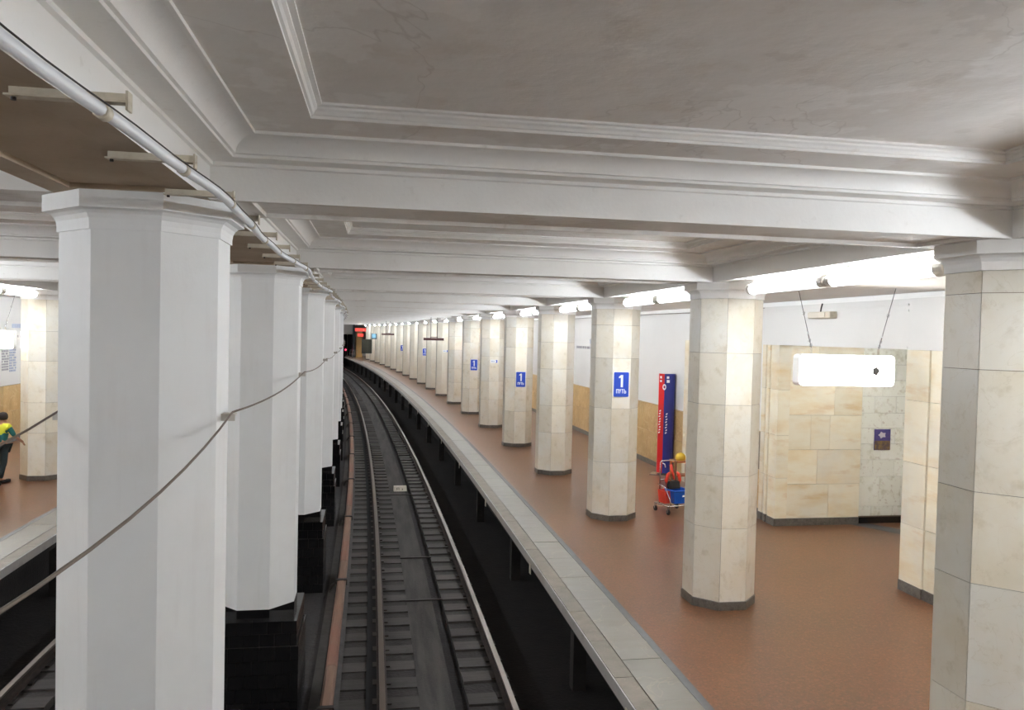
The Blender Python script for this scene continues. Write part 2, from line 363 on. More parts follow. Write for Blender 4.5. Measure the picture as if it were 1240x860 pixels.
# flat spacer bars lying across the channel
for i, s in enumerate((13.65, 16.25, 22.6)):
    o = MB().box(-.34, .30, -.03, .03, -.004, .012).build('spacer_bar', M['iron']); place(o, s, 0, -1.215)
    tag(o, ['dark flat bar across the track channel nearest the camera', 'dark flat bar across the track channel, second from the camera', 'dark flat bar across the channel just before the small white marker'][i], 'bar', 'bars across the track channel')
mk = empty('track_marker', 23.3, -.02, -1.228); tag(mk, 'small white numbered marker block lying between the rails', 'marker')
MB().add([(-.19,-.16,0),(.19,-.16,0),(.19,.1,0),(-.19,.1,0),(-.185,-.10,.13),(.185,-.10,.13),(.185,.06,.13),(-.185,.06,.13)], [(3,2,1,0),(4,5,6,7),(0,1,5,4),(1,2,6,5),(2,3,7,6),(3,0,4,7)]).build('block', M['tagw'], mk)
g = MB()
for x0, x1, z0, z1 in ((-.11,-.095,.035,.1),(-.11,-.03,.09,.1),(-.045,-.03,.035,.1),(-.08,-.06,.05,.07),(.05,.075,.035,.075)):
    f = lambda x, z: (x, -.16+.06*z/.13-.003, z)
    g.add([f(x0,z0), f(x1,z0), f(x1,z1), f(x0,z1)], [(0,1,2,3)])
g.build('lettering', M['tagd'], mk)

# contact rail beside the white columns
cr = empty('contact_rail', S(0), -1.45, -1.33); tag(cr, 'covered contact rail with long brown wooden cover beside the near track', 'contact rail')
sweep('live_rail', [(-1.49,-1.0),(-1.49,-.95),(-1.41,-.95),(-1.41,-1.0)], M['railside'], -6, SEND, cr, 60)
cov = MB().loft([[cv(s, u, z) for u, z in ((-1.525,-.99),(-1.52,-.91),(-1.49,-.885),(-1.41,-.885),(-1.38,-.91),(-1.375,-.99))] for s in (.004, BAY-.004)]).mesh('cover_board', M['cover'])
hoop = MB().tube([(-.0-1.53,0,-.93),(-1.60,0,-.96),(-1.645,0,-1.05),(-1.65,0,-1.15),(-1.62,0,-1.24),(-1.56,0,-1.30)], .022, 6)
hoop.box(-1.545,-1.355,-.035,.035,-.89,-.868).box(-1.37,-1.352,-.035,.035,-.97,-.88).mesh('x', None)
hoop = hoop.mesh('cover_bracket', M['iron'])
for k in range(-2, 19):
    child_at(inst('cover_board', cov), cr, S(k)+.6)
    child_at(inst('cover_bracket', hoop), cr, S(k)-.6); 
    foot = None

# ------------------------------------------------------------------ columns
A8 = .43
def cap_mesh(m, a=A8, z0=3.985, n=8):
    pr = [(a-.02, z0), (a+.012, z0), (a+.012, z0+.03)]
    pr += [(a+.012+.055*(1-math.cos(t*PI/2)), z0+.03+.075*math.sin(t*PI/2)) for t in (.25, .5, .75, 1)]
    pr += [(a+.078, z0+.108), (a+.078, ZS-.002)]
    return MB().octa(pr).mesh('capital', m)
CAPM = cap_mesh(M['trim']); CAPW = cap_mesh(M['white'])
def face_slab(z0, z1, a=A8, th=.03, m=None, g=.0022):
    h0 = a*math.tan(PI/8)-g; h1 = (a-th)*math.tan(PI/8)-g
    vs = [(a,-h0,z0+g),(a,h0,z0+g),(a,h0,z1-g),(a,-h0,z1-g),(a-th,-h1,z0+g),(a-th,h1,z0+g),(a-th,h1,z1-g),(a-th,-h1,z1-g)]
    return MB().add(vs, [(0,1,2,3),(7,6,5,4),(0,4,5,1),(1,5,6,2),(2,6,7,3),(3,7,4,0)]).mesh('marble_slab', m or M['marble'])
PATT = [[.11, .98, 1.81, 2.45, 3.30, 3.83, 3.985], [.11, 1.05, 1.72, 2.63, 3.29, 3.985], [.11, 1.10, 2.12, 3.06, 3.68, 3.985]]
SLABS = [[face_slab(p[i], p[i+1]) for i in range(len(p)-1)] for p in PATT]
CORE = MB().octa([(A8-.012, .02), (A8-.012, 4.15)]).mesh('core', M['joint'])
PLIN = face_slab(0.0, .11, A8+.012, .03, M['plinth'])
FAR = MB()
zz = PATT[1]
for i in range(len(zz)-1): FAR.octa([(A8-.004, zz[i]), (A8, zz[i]+.006), (A8, zz[i+1]-.006), (A8-.004, zz[i+1])])
FAR = FAR.mesh('shaft', M['marble_far'])
PLFAR = MB().octa([(A8+.012, 0), (A8+.012, .105), (A8, .11)]).mesh('plinth', M['plinth'])
def marble_column(k, u, label, group, detail):
    c = empty('marble_column', S(k), u, 0); tag(c, label, 'column', group)
    if detail:
        inst('core', CORE, c)
        pi = {0: 0, 1: 1}.get(k, 2 if k % 2 == 0 else 1)
        for j in range(8):
            for me in SLABS[pi]: inst('marble_slab', me, c, rz=j*PI/4)
            inst('plinth_slab', PLIN, c, rz=j*PI/4)
    else:
        inst('shaft', FAR, c); inst('plinth', PLFAR, c)
    inst('capital', CAPM, c)
    return c
# the black tiled pedestals and white shafts of the middle row
SHAFT = MB().octa([(A8, .225), (A8, 3.99)]).mesh('shaft', M['white'])
BAND = MB().octa([(A8+.004, .105), (A8+.004, .23)]).mesh('base_band', M['black'])
W1, W2, ZP = .4955, .518, (-1.135, -.18, .109)
PEDC = MB().box(-W2+.012, W2-.012, -W2+.012, W2-.012, ZP[0], ZP[1]-.012).box(-W1+.012, W1-.012, -W1+.012, W1-.012, ZP[1]-.02, ZP[2]-.012).mesh('pedestal', M['grout'])
PEDF = MB().box(-W2, W2, -W2, W2, ZP[0], ZP[1]).box(-W1, W1, -W1, W1, ZP[1], ZP[2]).mesh('pedestal', M['black'])
def tile_mesh(wd, ht):
    return MB().box(-wd/2+.003, wd/2-.003, -.014, 0, .003, ht-.003).mesh('tile', M['black'])
NT = 6; TW2 = 2*W2/NT; TH2 = (ZP[1]-ZP[0])/6; TW1 = 2*W1/NT; TH1 = (ZP[2]-ZP[1])/2
T2, T2h, T1, T1h = tile_mesh(TW2, TH2), tile_mesh(TW2/2, TH2), tile_mesh(TW1, TH1), tile_mesh(TW1/2, TH1)
TOPT = MB().box(-W1/2+.002, W1/2-.002, -W1/2+.002, W1/2-.002, -.012, 0).mesh('tile', M['black'])
def row_tiles(par, W, tw, full, half, z, shift):
    for f in range(4):
        ca, sa = math.cos(f*PI/2), math.sin(f*PI/2)
        def put(me, x):
            px, py = x, -W+.0
            o = inst('tile', me, par, loc=(px*ca-py*sa, px*sa+py*ca, z)); o.rotation_euler = (0, 0, f*PI/2); o.location = (px*ca-(py+.014)*sa, px*sa+(py+.014)*ca, z)
        if shift:
            put(half, -W+tw/4)
            for i in range(NT-1): put(full, -W+tw*(i+1))
            put(half, W-tw/4)
        else:
            for i in range(NT): put(full, -W+tw*(i+.5))
def white_column(k, label):
    c = empty('white_column', S(k), U_C, 0); tag(c, label, 'column', 'white octagonal columns between the tracks')
    inst('shaft', SHAFT, c); inst('capital', CAPW, c); inst('base_band', BAND, c)
    if k in (0, 1, 2, 3):
        p = inst('pedestal', PEDC, c)
        for r in range(6): row_tiles(p, W2, TW2, T2, T2h, ZP[0]+r*TH2, r % 2)
        for r in range(2): row_tiles(p, W1, TW1, T1, T1h, ZP[1]+r*TH1, (r+1) % 2)
        for x in (-.5, .5):
            for y in (-.5, .5): inst('tile', TOPT, p, loc=(x*W1, y*W1, ZP[2]))
    else: inst('pedestal', PEDF, c)
PLAQ = {}
for k in range(-2, 20):
    if k < 0:
        lb = f'cream marble column standing behind the viewer, {ORD[-k]} back, right row'
    else:
        lb = f'octagonal cream marble column, {ORD[k+1]} from the camera in the right platform row'
        if k == 0: lb = 'nearest octagonal marble column cut off by the right edge of the picture'
        if k == 1: lb = 'octagonal marble column beside the hanging lightbox and cleaning trolley, second from the camera'
        if k == 2: lb = 'octagonal marble column with the largest blue numbered plaque, third from the camera'
    PLAQ[k] = marble_column(k, U_R, lb, 'marble columns of the right platform', 0 <= k <= 7)
    lb = f'white octagonal column on a black tiled pedestal, {ORD[max(k,0)+1]} from the camera in the middle row'
    if k == 0: lb = 'largest white octagonal column filling the left foreground, nearest of the middle row'
    if k < 0: lb = f'white octagonal column behind the viewer, {ORD[-k]} back, middle row'
    white_column(k, lb)
    if 1 <= k <= 19:
        lb = 'cream marble column on the left platform seen left of the big white column' if k == 3 else f'cream marble column of the left platform row, {ORD[k]} along, hidden behind white columns'
        marble_column(k, U_L, lb, 'marble columns of the left platform', k in (2, 3, 4))

# blue plaques and small arrow signs on the column faces that look back along the platform
def glyphs(parent, m, items, y):
    for nm, polys in items:
        b = MB()
        for p in polys:
            n = len(p)
            b.add([(x, y, z) for x, z in p]+[(x, y+.003, z) for x, z in p], [tuple(range(n))]+[(i, i+n, (i+1) % n+n, (i+1) % n) for i in range(n)])
        b.build(nm, m, parent)
R_ = lambda x0, x1, z0, z1: [(x0, z0), (x1, z0), (x1, z1), (x0, z1)]
def rr(wd, ht, r, n=4):
    pts = []
    for cx, cz, a0 in ((wd-r, ht-r, 0), (-wd+r, ht-r, PI/2), (-wd+r, -ht+r, PI), (wd-r, -ht+r, 1.5*PI)):
        pts += [(cx+r*math.cos(a0+i*PI/2/n), cz+r*math.sin(a0+i*PI/2/n)) for i in range(n+1)]
    return pts
def plaque(k, z, label):
    p = empty('track_plaque', S(k), U_R, z); tag(p, label, 'sign', 'blue track number plaques')
    y = -A8-.012
    def plate(nm, wd, ht, y0, y1, m, r):
        pts = rr(wd, ht, r); MB().loft([[(x, yy, zz) for x, zz in pts] for yy in (y0, y1)]).build(nm, m, p)
    plate('rim', .153, .238, -A8-.008, -A8, M['signwhite'], .02)
    plate('plate', .145, .23, -A8-.012, -A8-.006, M['blue'], .018)
    one = [(-.012,-.05),(.032,-.05),(.032,.18),(-.008,.18),(-.05,.145),(-.05,.118),(-.012,.125)]
    zb, zt = -.165, -.085
    let = [('digit', [one]),
           ('letter', [R_(-.098,-.084,zb,zt), R_(-.064,-.050,zb,zt), R_(-.084,-.064,zt-.016,zt)]),
           ('letter', [[(-.004,zt),(-.018,zt),(-.036,zb),(-.022,zb)], [(-.046,zt),(-.032,zt),(-.017,zt-.045),(-.026,zt-.055)]]),
           ('letter', [R_(.004,.046,zt-.015,zt), R_(.018,.032,zb,zt-.015)]),
           ('letter', [R_(.054,.068,zb,zt), R_(.068,.096,zb,zb+.013), R_(.068,.096,zb+.034,zb+.047), R_(.084,.097,zb+.012,zb+.035)])]
    glyphs(p, M['signwhite'], let, -A8-.0155)
plaque(2, 2.575, 'blue plaque with a white numeral on the third marble column, largest one')
plaque(4, 2.085, 'blue plaque with a white numeral on the fifth marble column')
plaque(6, 2.118, 'blue plaque with a white numeral on the seventh marble column')
plaque(10, 2.14, 'small far blue plaque right below the long brown hanging board')
plaque(13, 2.09, 'smallest and farthest blue plaque, nearest the tunnel end')
for k, lb in ((5, 'small white and blue direction sign on the sixth marble column'), (8, 'tiny white and blue direction sign on the ninth marble column')):
    p = empty('direction_sign', S(k), U_R, 2.455); tag(p, lb, 'sign', 'small direction signs on columns')
    MB().box(-.13, .13, -A8-.008, -A8, -.055, .055).build('plate', M['signwhite'], p)
    glyphs(p, M['ink'], [('lettering', [R_(-.11,-.07,-.03,.03), R_(-.06,-.03,-.03,.03), R_(-.02,.03,-.03,-.005), R_(-.02,.03,.01,.03)])], -A8-.0115)
    glyphs(p, M['blue'], [('arrow', [[(.05,-.05),(.12,-.05),(.12,.05),(.05,.05),(.085,0)]])], -A8-.0115)

# ------------------------------------------------------------------ tube lamps under the outer beams
LR, LL = .065, 1.60
def tube_prof():
    pts = []
    ends = [(0, .0), (.010, .6), (.03, .88), (.06, 1.0)]
    return [(y, r*LR) for y, r in ends] + [(LL-y, r*LR) for y, r in reversed(ends)]
b = MB()
b.loft([[(max(r, .002)*math.cos(2*PI*j/14), y, max(r, .002)*math.sin(2*PI*j/14)) for j in range(14)][::-1] for y, r in tube_prof()], smooth=True)
TUBE = b.mesh('clear_cover', M['cover_clear'])
CORET = MB().tube([(0, .05, 0), (0, LL-.05, 0)], .02, 8).mesh('glowing_tube', M['tube'])
CAP1 = MB().loft([[(r*math.cos(2*PI*j/16), y, r*math.sin(2*PI*j/16)) for j in range(16)][::-1] for y, r in ((-.05, .03), (-.045, .052), (-.03, .066), (.03, .072), (.045, .072), (.05, .066))]).mesh('end_cap', M['cap'])
BASE = MB().box(-.03, .03, .1, LL-.1, .068, .098).box(-.012, .012, .3, .33, .05, .112).box(-.012, .012, LL-.33, LL-.3, .05, .112).mesh('mounting_rail', M['cap'])
for row, (u, nm) in enumerate(((3.49, 'right'), (-8.07, 'left'))):
    for k in range(-3, 20):
        for j, off in enumerate((.60, 2.28)):
            if k >= 0: lb = f'lit tube lamp, {("nearer","farther")[j]} of two in the {ORD[k+1]} bay of the {nm} row'
            else: lb = f'lit tube lamp, {("nearer","farther")[1-j]} of two in {ORD[-k]} bay behind the viewer, {nm} row'
            l = empty('tube_lamp', S(k)+off, u, 4.08); tag(l, lb, 'lamp', f'tube lamps of the {nm} column row')
            inst('clear_cover', TUBE, l); inst('glowing_tube', CORET, l)
            inst('end_cap', CAP1, l, loc=(0, .02, 0)); inst('end_cap', CAP1, l, loc=(0, LL-.02, 0), rz=PI)
            inst('mounting_rail', BASE, l)

# ------------------------------------------------------------------ walls 
UW = 6.6
def wall_seg(name, s0, s1, u0, u1, z0, z1, m): return curved(name, s0, s1, u0, u1, z0, z1, m)
OA, OB = 9.88, 13.45
wr = empty('wall_right', 0, kind='structure')
for a, b_, z0, z1, m in ((SB, OA, 1.66, ZS, 'wall'), (OB+.1, SEND+6, 1.66, ZS, 'wall'), (OA, OB, 3.38, ZS, 'wall')):
    curved('upper_wall', a, b_, UW, UW+.15, z0, z1, M[m], parent=wr)
for a, b_ in ((SB, OA), (OB+.1, SEND+6)): curved('dado_backing', a, b_, UW+.02, UW+.15, 0, 1.66, M['joint'], parent=wr)
def dado(par, uw, sg, s_start, n, wd):
    me = [MB().cbox(.003, wd-.003, min(uw, uw+sg*.03), max(uw, uw+sg*.03), z0+.003, z1-.003).mesh('dado_slab', M['dado']) for z0, z1 in ((.13, .9), (.9, 1.65))]
    for i in range(n):
        for r in range(2): child_at(inst('dado_slab', me[r]), par, s_start+i*wd+(.4*wd if r else 0))
dado(wr, UW-.005, 1, 14.1, 40, .92)
curved('dado_facing', 14.1+40*.92, SEND+6, UW-.005, UW+.1, .13, 1.655, M['dado'], parent=wr)
curved('dado_facing', SB, 8.9, UW-.005, UW+.1, .13, 1.655, M['dado'], parent=wr)
curved('dado_cap', 14.0, SEND, UW-.012, UW+.1, 1.655, 1.67, M['dado'], parent=wr)
curved('baseboard_right', 14.1, SEND, UW-.02, UW+.1, 0, .13, M['plinth'])
curved('trim_5', SB, SEND, UW-.05, UW+.1, 4.10, ZS, M['trim'])
curved('trim_6', 13.5, SEND, UW-.008, UW+.1, 3.36, 3.385, M['wall'])
wl = empty('wall_left', 0, kind='structure'); UWL = -11.15
curved('upper_wall', SB, SEND+6, UWL-.15, UWL, 1.66, ZS, M['wall'], parent=wl)
curved('dado_backing', SB, SEND+6, UWL-.15, UWL-.02, 0, 1.66, M['joint'], parent=wl)
dado(wl, UWL+.005, -1, 15.0, 24, .92)
curved('dado_facing', SB, 15.0, UWL-.1, UWL+.005, .13, 1.655, M['dado'], parent=wl)
curved('dado_facing', 15.4+24*.92, SEND, UWL-.1, UWL+.005, .13, 1.655, M['dado'], parent=wl)
curved('baseboard_left', SB, SEND, UWL-.1, UWL+.02, 0, .13, M['plinth'])
# wall at the back (behind the viewer)
o = MB().box(-11.4, 12.2, -.2, 0, -1.7, 4.6).build('wall_back', M['wall'], kind='structure'); place(o, SB)

# passage in the right wall: honey marble far side, breccia further in
ps = empty('wall_passage', 0, kind='structure')
def sface(par, name, s, u0, u1, z0, z1, th, m):     # slab that faces back along the platform
    return child_at(MB().cbox(0, th, u0+.0025, u1-.0025, z0+.0025, z1-.0025).build(name, m), par, s)
child_at(MB().cbox(.025, .3, 6.68, 8.185, 0, 3.38).cbox(.095, .3, 8.185, 12.0, 0, 3.9).cbox(.02, .3, 6.7, 12.0, 3.38, 3.9).build('backing', M['joint']), ps, OB)
rows = [(.14, .78, (6.68, 7.53, 8.18)), (.78, 1.43, (6.68, 7.28, 8.18)), (1.43, 2.08, (6.68, 7.13, 7.52, 8.18)), (2.08, 2.72, (6.68, 7.60, 8.18)), (2.72, 3.38, (6.68, 7.25, 8.18))]
for z0, z1, us in rows:
    for a, b_ in zip(us, us[1:]): sface(ps, 'marble_slab', OB, a, b_, z0, z1, .03, M['pmarble'])
zs = [.14, .33, .90, 1.22, 1.53, 1.83, 2.12, 2.44, 2.75, 3.05, 3.38]
for r in range(len(zs)-1):
    u = 8.19
    while u < 11.9:
        w_ = .46 if (r % 2 or u > 8.2) else .30
        sface(ps, 'breccia_slab', OB+.07, u, min(u+w_, 12.0), zs[r], zs[r+1], .03, M['mosaic']); u += w_
sface(ps, 'skirting', OB-.012, 6.68, 8.18, 0, .14, .05, M['plinth'])
sface(ps, 'skirting', OB+.05, 8.19, 12.0, 0, .12, .05, M['black'])
child_at(MB().cbox(-.3, 0, 6.75, 12.0, 0, 3.9).build('near_side', M['pmarble']), ps, OA)
child_at(MB().cbox(0, 3.9, 12.0, 12.2, 0, 3.9).build('passage_end', M['wall']), ps, OA-.15)
child_at(MB().cbox(0, 3.9, 6.75, 12.2, 3.80, 3.9).build('passage_ceiling', M['wall']), ps, OA-.15)
child_at(MB().add([cv(.15, 8.0, .002), cv(.15, 8.45, .002), cv(-1.3, 9.35, .002), cv(-1.45, 9.0, .002)], [(0,1,2,3)]).build('floor_stripe', M['stripe']), ps, 13.32)
# stepped jamb on the far side and pilaster on the near side of the opening
jb = empty('door_1', 0, kind='structure')
for i, (a, b_, uu) in enumerate(((13.44, 13.72, 6.44), (13.72, 13.80, 6.475), (13.80, 13.88, 6.45), (13.88, 13.96, 6.475), (13.96, 14.10, 6.46))):
    for z0, z1 in ((.14, .9), (.9, 1.7), (1.7, 2.55), (2.55, 3.38)):
        child_at(MB().cbox(0, b_-a-.002, uu, 6.68, z0+.002, z1-.002).build('jamb_slab', M['pmarble']), jb, a)
    child_at(MB().cbox(0, b_-a, uu-.012, 6.68, 0, .14).build('jamb_plinth', M['plinth']), jb, a)
for a, b_, uu in ((9.42, 9.88, 6.38), (8.95, 9.415, 6.40)):
    for z0, z1 in ((.14, .95), (.95, 1.82), (1.82, 2.68), (2.68, 3.38)):
        child_at(MB().cbox(0, b_-a-.003, uu, 6.74, z0+.002, z1-.002).build('pilaster_slab', M['pmarble']), jb, a)
    child_at(MB().cbox(0, b_-a, uu-.012, 6.74, 0, .14).build('pilaster_plinth', M['plinth']), jb, a)
child_at(MB().cbox(0, .95, 6.40, 6.74, 3.38, 4.10).build('pilaster_top', M['wall']), jb, 8.94)
lin_ = MB().cbox(0, 4.15, 6.43, 6.74, 3.382, 4.10).build('lintel', M['wall']); child_at(lin_, jb, 9.88)
for z0, z1, d in ((3.40, 3.42, .012), (3.50, 3.512, .008), (3.92, 3.945, .014), (4.0, 4.03, .02)):
    child_at(MB().cbox(.05, 4.0, 6.43-d, 6.45, z0, z1).build('lintel_moulding', M['wall']), jb, 9.88)
# shallow pilaster on the wall beyond the pylon
o = curved('trim_7', 16.4, 17.95, 6.50, 6.65, 0, 3.42, M['pmarble'], 1)
# thin dark cable under the platform ceiling and small junction box
cb = MB().tube([cv(s, 6.52, 4.085+.01*math.sin(s)) for s in [SB+i*1.5 for i in range(70)]], .008, 5).build('ceiling_cable', M['cable']); place(cb, 0)
tag(cb, 'thin grey cable running along the top of the right wall', 'cable')
jx = empty('wall_lamp_box', 11.97, 6.36, 3.90); tag(jx, 'small beige box fixed above the passage lintel', 'box')
bevel(MB().box(-.07, .07, -.33, .33, -.05, .06).build('housing', M['brack'], jx), .012)
MB().box(-.085, -.068, -.20, .30, -.035, .045).build('cover', M['tagw'], jx)
MB().tube([(0,.05,.06),(.01,.05,.13),(.03,.05,.2)], .012, 6).build('lead', M['iron'], jx)
# poster in the passage
po = empty('poster', OB+.055, 8.67, 1.61); tag(po, 'small violet poster stuck on the pale stone of the passage wall', 'poster')
MB().box(-.17, .17, 0, .012, -.2, .2).build('sheet', M['poster'], po)
MB().box(-.165, .165, -.003, 0, -.195, -.02).build('lower_picture', M['poster2'], po)
MB().add([(.09*math.cos(a)*(1 if i % 2 else .7)-.01, -.004, .09+.07*math.sin(a)*(1 if i % 2 else .6)) for i, a in enumerate([2*PI*j/10 for j in range(10)])], [tuple(range(10))]).build('bright_motif', M['poster3'], po)

pl_ = empty('tube_lamp', 11.0, 7.15, 3.70); pl_.rotation_euler.z -= PI/2  # unseen lamp, added to brighten the passage
tag(pl_, 'added tube lamp brightening the marble passage, unseen behind its lintel', 'lamp')
inst('clear_cover', TUBE, pl_); inst('glowing_tube', CORET, pl_); inst('end_cap', CAP1, pl_); inst('end_cap', CAP1, pl_, loc=(0, LL, 0), rz=PI); inst('mounting_rail', BASE, pl_)
# station lettering on the walls (too far to read): raised strokes
def lettering(s, u, z, sg, wd, ht, m, label, vert=False, rows=1, name='wall_lettering'):
    e = empty(name, s, u, z); tag(e, label, 'lettering')
    for r in range(rows):
        x = 0.0; b = MB()
        while x < wd:
            l = random.uniform(.05, .11)
            zz = -r*ht*1.5
            b.box(min(0, -sg*.012), max(0, -sg*.012), x, x+l*.7, zz, zz+ht)
            x += l if random.random() > .12 else l+.09
        b.build('text_line', m, e, kind='stuff')
    return e
lettering(25.1, UW, 3.20, 1, 1.15, .15, M['ink'], 'pale blue lettering line high on the right wall between two columns')
lettering(25.5, UW, 3.01, 1, 2.4, .09, M['ink2'], 'grey lettering line on the right wall between two columns')
lettering(25.1, UWL, 3.31, -1, 1.3, .12, M['ink'], 'short blue lettering line at the top of the left wall')
lettering(25.5, UWL, 3.03, -1, 1.6, .07, M['ink2'], 'thin grey lettering line on the left wall beside the column')
lettering(24.45, UWL, 2.70, -1, .38, .05, M['ink2'], 'left block of small lettering lines on the left wall', rows=9)
lettering(24.95, UWL, 2.72, -1, .40, .05, M['ink'], 'right block of small lettering lines on the left wall', rows=10)

# ------------------------------------------------------------------ hanging lightboxes
def lightbox(s, u, z, label, wd=.68, ht=.205, mark=True):
    e = empty('hanging_lightbox', s, u, z); tag(e, label, 'lightbox', 'hanging lit sign boxes')
    o = rr(wd, ht, .06, 5)
    MB().loft([[(x, y, zz) for x, zz in o] for y in (-.06, .09)]).build('housing', M['box_frame'], e)
    i = rr(wd-.012, ht-.012, .05, 5)
    MB().loft([[(x, y, zz) for x, zz in i] for y in (-.066, -.0605)]).build('lit_face', M['box_lit'], e)
    if mark:
        glyphs(e, M['grey'], [('arrow_mark', [[(.40,-.075),(.455,-.012),(.455,.012),(.40,.07),(.385,.04),(.355,.04),(.355,-.045),(.385,-.045)]])], -.0695)
    for sx in (-1, 1):
        x = sx*(wd-.20)
        MB().box(x-.012, x+.012, .0, .012, ht-.005, ht+.08).build('hanger_tab', M['brack'], e)
        top = (x+sx*.22, .006, ZS-z); low = (x, .006, ht+.08)
        P = lambda t: tuple(low[j]+(top[j]-low[j])*t for j in range(3))
        MB().tube([P(0), P(1)], .004, 5).build('hanger_wire', M['iron'], e)
        for t in (.04, .12, .55):
            c = Vector(P(t)); MB().tube([tuple(c+Vector((.016*math.cos(a), 0, .022*math.sin(a)))) for a in [2*PI*j/10 for j in range(11)]], .004, 5, up=(0,1,0)).build('wire_loop', M['steel'], e)
        MB().tube([P(.14), P(.26)], .008, 5).build('turnbuckle', M['steel'], e)
    return e
lightbox(9.3, 5.055, 3.10, 'bright white lightbox hanging on two wires before the marble passage')
lightbox(19.2, -9.46, 3.085, 'bright white lightbox over the left platform, cut off by the picture edge', mark=False)

# brown hanging boards over the far platform
for s, u0, u1, z, lb in ((38.0, 1.92, 2.90, 3.13, 'long dark brown board hanging over the platform edge, nearer one'), (60.0, 1.32, 2.26, 3.23, 'dark brown board hanging over the platform edge, farther one')):
    e = empty('hanging_board', s, (u0+u1)/2, z); tag(e, lb, 'board', 'brown hanging boards')
    h = (u1-u0)/2
    MB().box(-h, h, -.06, .06, -.06, .06).build('board', M['brown'], e)
    MB().box(-h*.35, h*.4, -.03, .03, .085, .115).build('top_bar', M['brown'], e)
    for x in (-h*.3, h*.35): MB().tube([(x, 0, .06), (x, 0, ZS+.3-z)], .012, 5).build('hanger_rod', M['iron'], e)
tv = empty('platform_monitor', 75.0, 1.98, 2.98); tag(tv, 'small monitor with a glowing cyan screen hanging far down the platform', 'monitor')
MB().box(-.25, .25, -.05, .25, -.30, .22).build('case', M['tvcase'], tv)
MB().box(-.19, .15, -.062, -.05, -.17, .19).build('screen', M['screen'], tv)
MB().tube([(0,.1,.22),(0,.1,1.5)], .02, 6).build('hanger', M['iron'], tv)

# ------------------------------------------------------------------ pipe under the middle beam and strung cables
cd = empty('ceiling_pipe', 2.0, -1.76, 4.125); tag(cd, 'white painted pipe on brackets under the edge of the middle beam', 'pipe')
def pipe_u(s):
    d = (s-S0+.75+BAY/2) % BAY - BAY/2
    return -1.782+.075*math.exp(-(d/1.15)**2)+.006*math.sin(s*5.1)
pts = []; s = -2.0
while s < 96: pts.append(cv(s, pipe_u(s), 4.122+.004*math.sin(s*2.3+1))); s += .22
child_at(MB().tube(pts, .0215, 10).build('pipe', M['pipe']), cd, 0)
child_at(MB().tube([(p[0]+.021, p[1], p[2]+.016) for p in pts[2:]], .003, 5).build('thin_cable', M['iron']), cd, 0)
BR = MB().cbox(-.022, .022, -2.04, -1.69, 4.150, 4.156).cbox(.014, .022, -2.04, -1.69, 4.156, 4.186).cbox(-.022, .022, -1.697, -1.69, 4.128, 4.186).mesh('pipe_bracket', M['brack'])
CL = MB().tube([(0, -.025, 0), (0, .025, 0)], .025, 10).box(-.006, .006, -.012, .012, .02, .04).mesh('pipe_clamp', M['brack'])
BT = MB().tube([cv(0, -2.02, 4.140), cv(0, -2.02, 4.158)], .008, 6).mesh('bracket_bolt', M['iron'])
s = 2.6
while s < 60:
    for nm, me in (('pipe_bracket', BR), ('bracket_bolt', BT)): child_at(inst(nm, me), cd, s)
    o = child_at(inst('pipe_clamp', CL), cd, s); o.location = pos(s, pipe_u(s), 4.122)
    s += .87
for u, lb, sgn in ((-1.80, 'thin dark cable strung along the right side of the white columns', 1), (-2.78, 'thin dark cable strung along the left side of the white columns', -1)):
    e = empty('strung_cable', S(0), u, 2.95); tag(e, lb, 'cable')
    span = [MB().tube([cv(BAY*i/12, u, 2.955-sag*4*i/12*(1-i/12)) for i in range(13)], .0065, 6).mesh('cable_span', M['cable']) for sag in (.19, .055)]
    for k in range(-2, 18): child_at(inst('cable_span', span[k >= 0]), e, S(k))
    uc = U_C+sgn*A8
    a, b_ = sorted((uc-sgn*.01, u+sgn*.02))
    bm = MB().cbox(-.04, .04, a, b_, 2.935, 2.948).cbox(-.04, -.032, a, b_, 2.905, 2.935).mesh('cable_bracket', M['cap'])
    for k in range(-1, 19): child_at(inst('cable_bracket', bm), e, S(k))

# ------------------------------------------------------------------ information pylon, trolley and things beside the wall
py = empty('information_pylon', 18.75, 6.38, 0, rz=-.42); tag(py, 'tall red and blue information pylon standing against the right wall', 'pylon')
zt = 2.56
def prism(nm, pts, z0, z1, m, par): MB().loft([[(x, y, z) for x, y in pts] for z in (z0, z1)]).build(nm, m, par)
prism('red_face', [(-.205,.10), (-.19,-.05), (-.05,-.165), (-.05,-.14), (-.17,-.03), (-.185,.10)][::-1], .06, zt, M['red'], py)
bl = [(-.05,-.165)]+[(-.05+.26*math.sin(t*PI/2*.9), -.165+.18*(1-math.cos(t*PI/2*.9))) for t in (.25,.5,.75,1)]
prism('blue_face', bl+[(.16,.05), (-.05,-.12)], .06, zt, M['navy'], py)
prism('body', [(-.18,.10), (-.165,-.02), (-.05,-.12), (.16,.03), (.19,.03), (.20,.12), (.0,.17)], .06, zt-.02, M['navy2'], py)
prism('base', [(-.36,-.22), (.16,-.24), (.18,.14), (-.30,.16)], .0, .03, M['steel'], py)
g = MB()
def on_red(t, z): return (-.19+.14*t-.004, -.05-.115*t-.004, z)
def on_blue(t, z): return (-.05+.26*math.sin(t*PI/2*.9)+.0, -.165+.18*(1-math.cos(t*PI/2*.9))-.006, z)
for fn, t0, t1, z0, z1 in ((on_red,.2,.55,2.44,2.50),(on_red,.2,.55,2.35,2.40),(on_blue,.15,.32,2.44,2.50),(on_blue,.15,.36,2.34,2.41)):
    g.add([fn(t0,z0), fn(t1,z0), fn(t1,z1), fn(t0,z1)], [(0,1,2,3)])
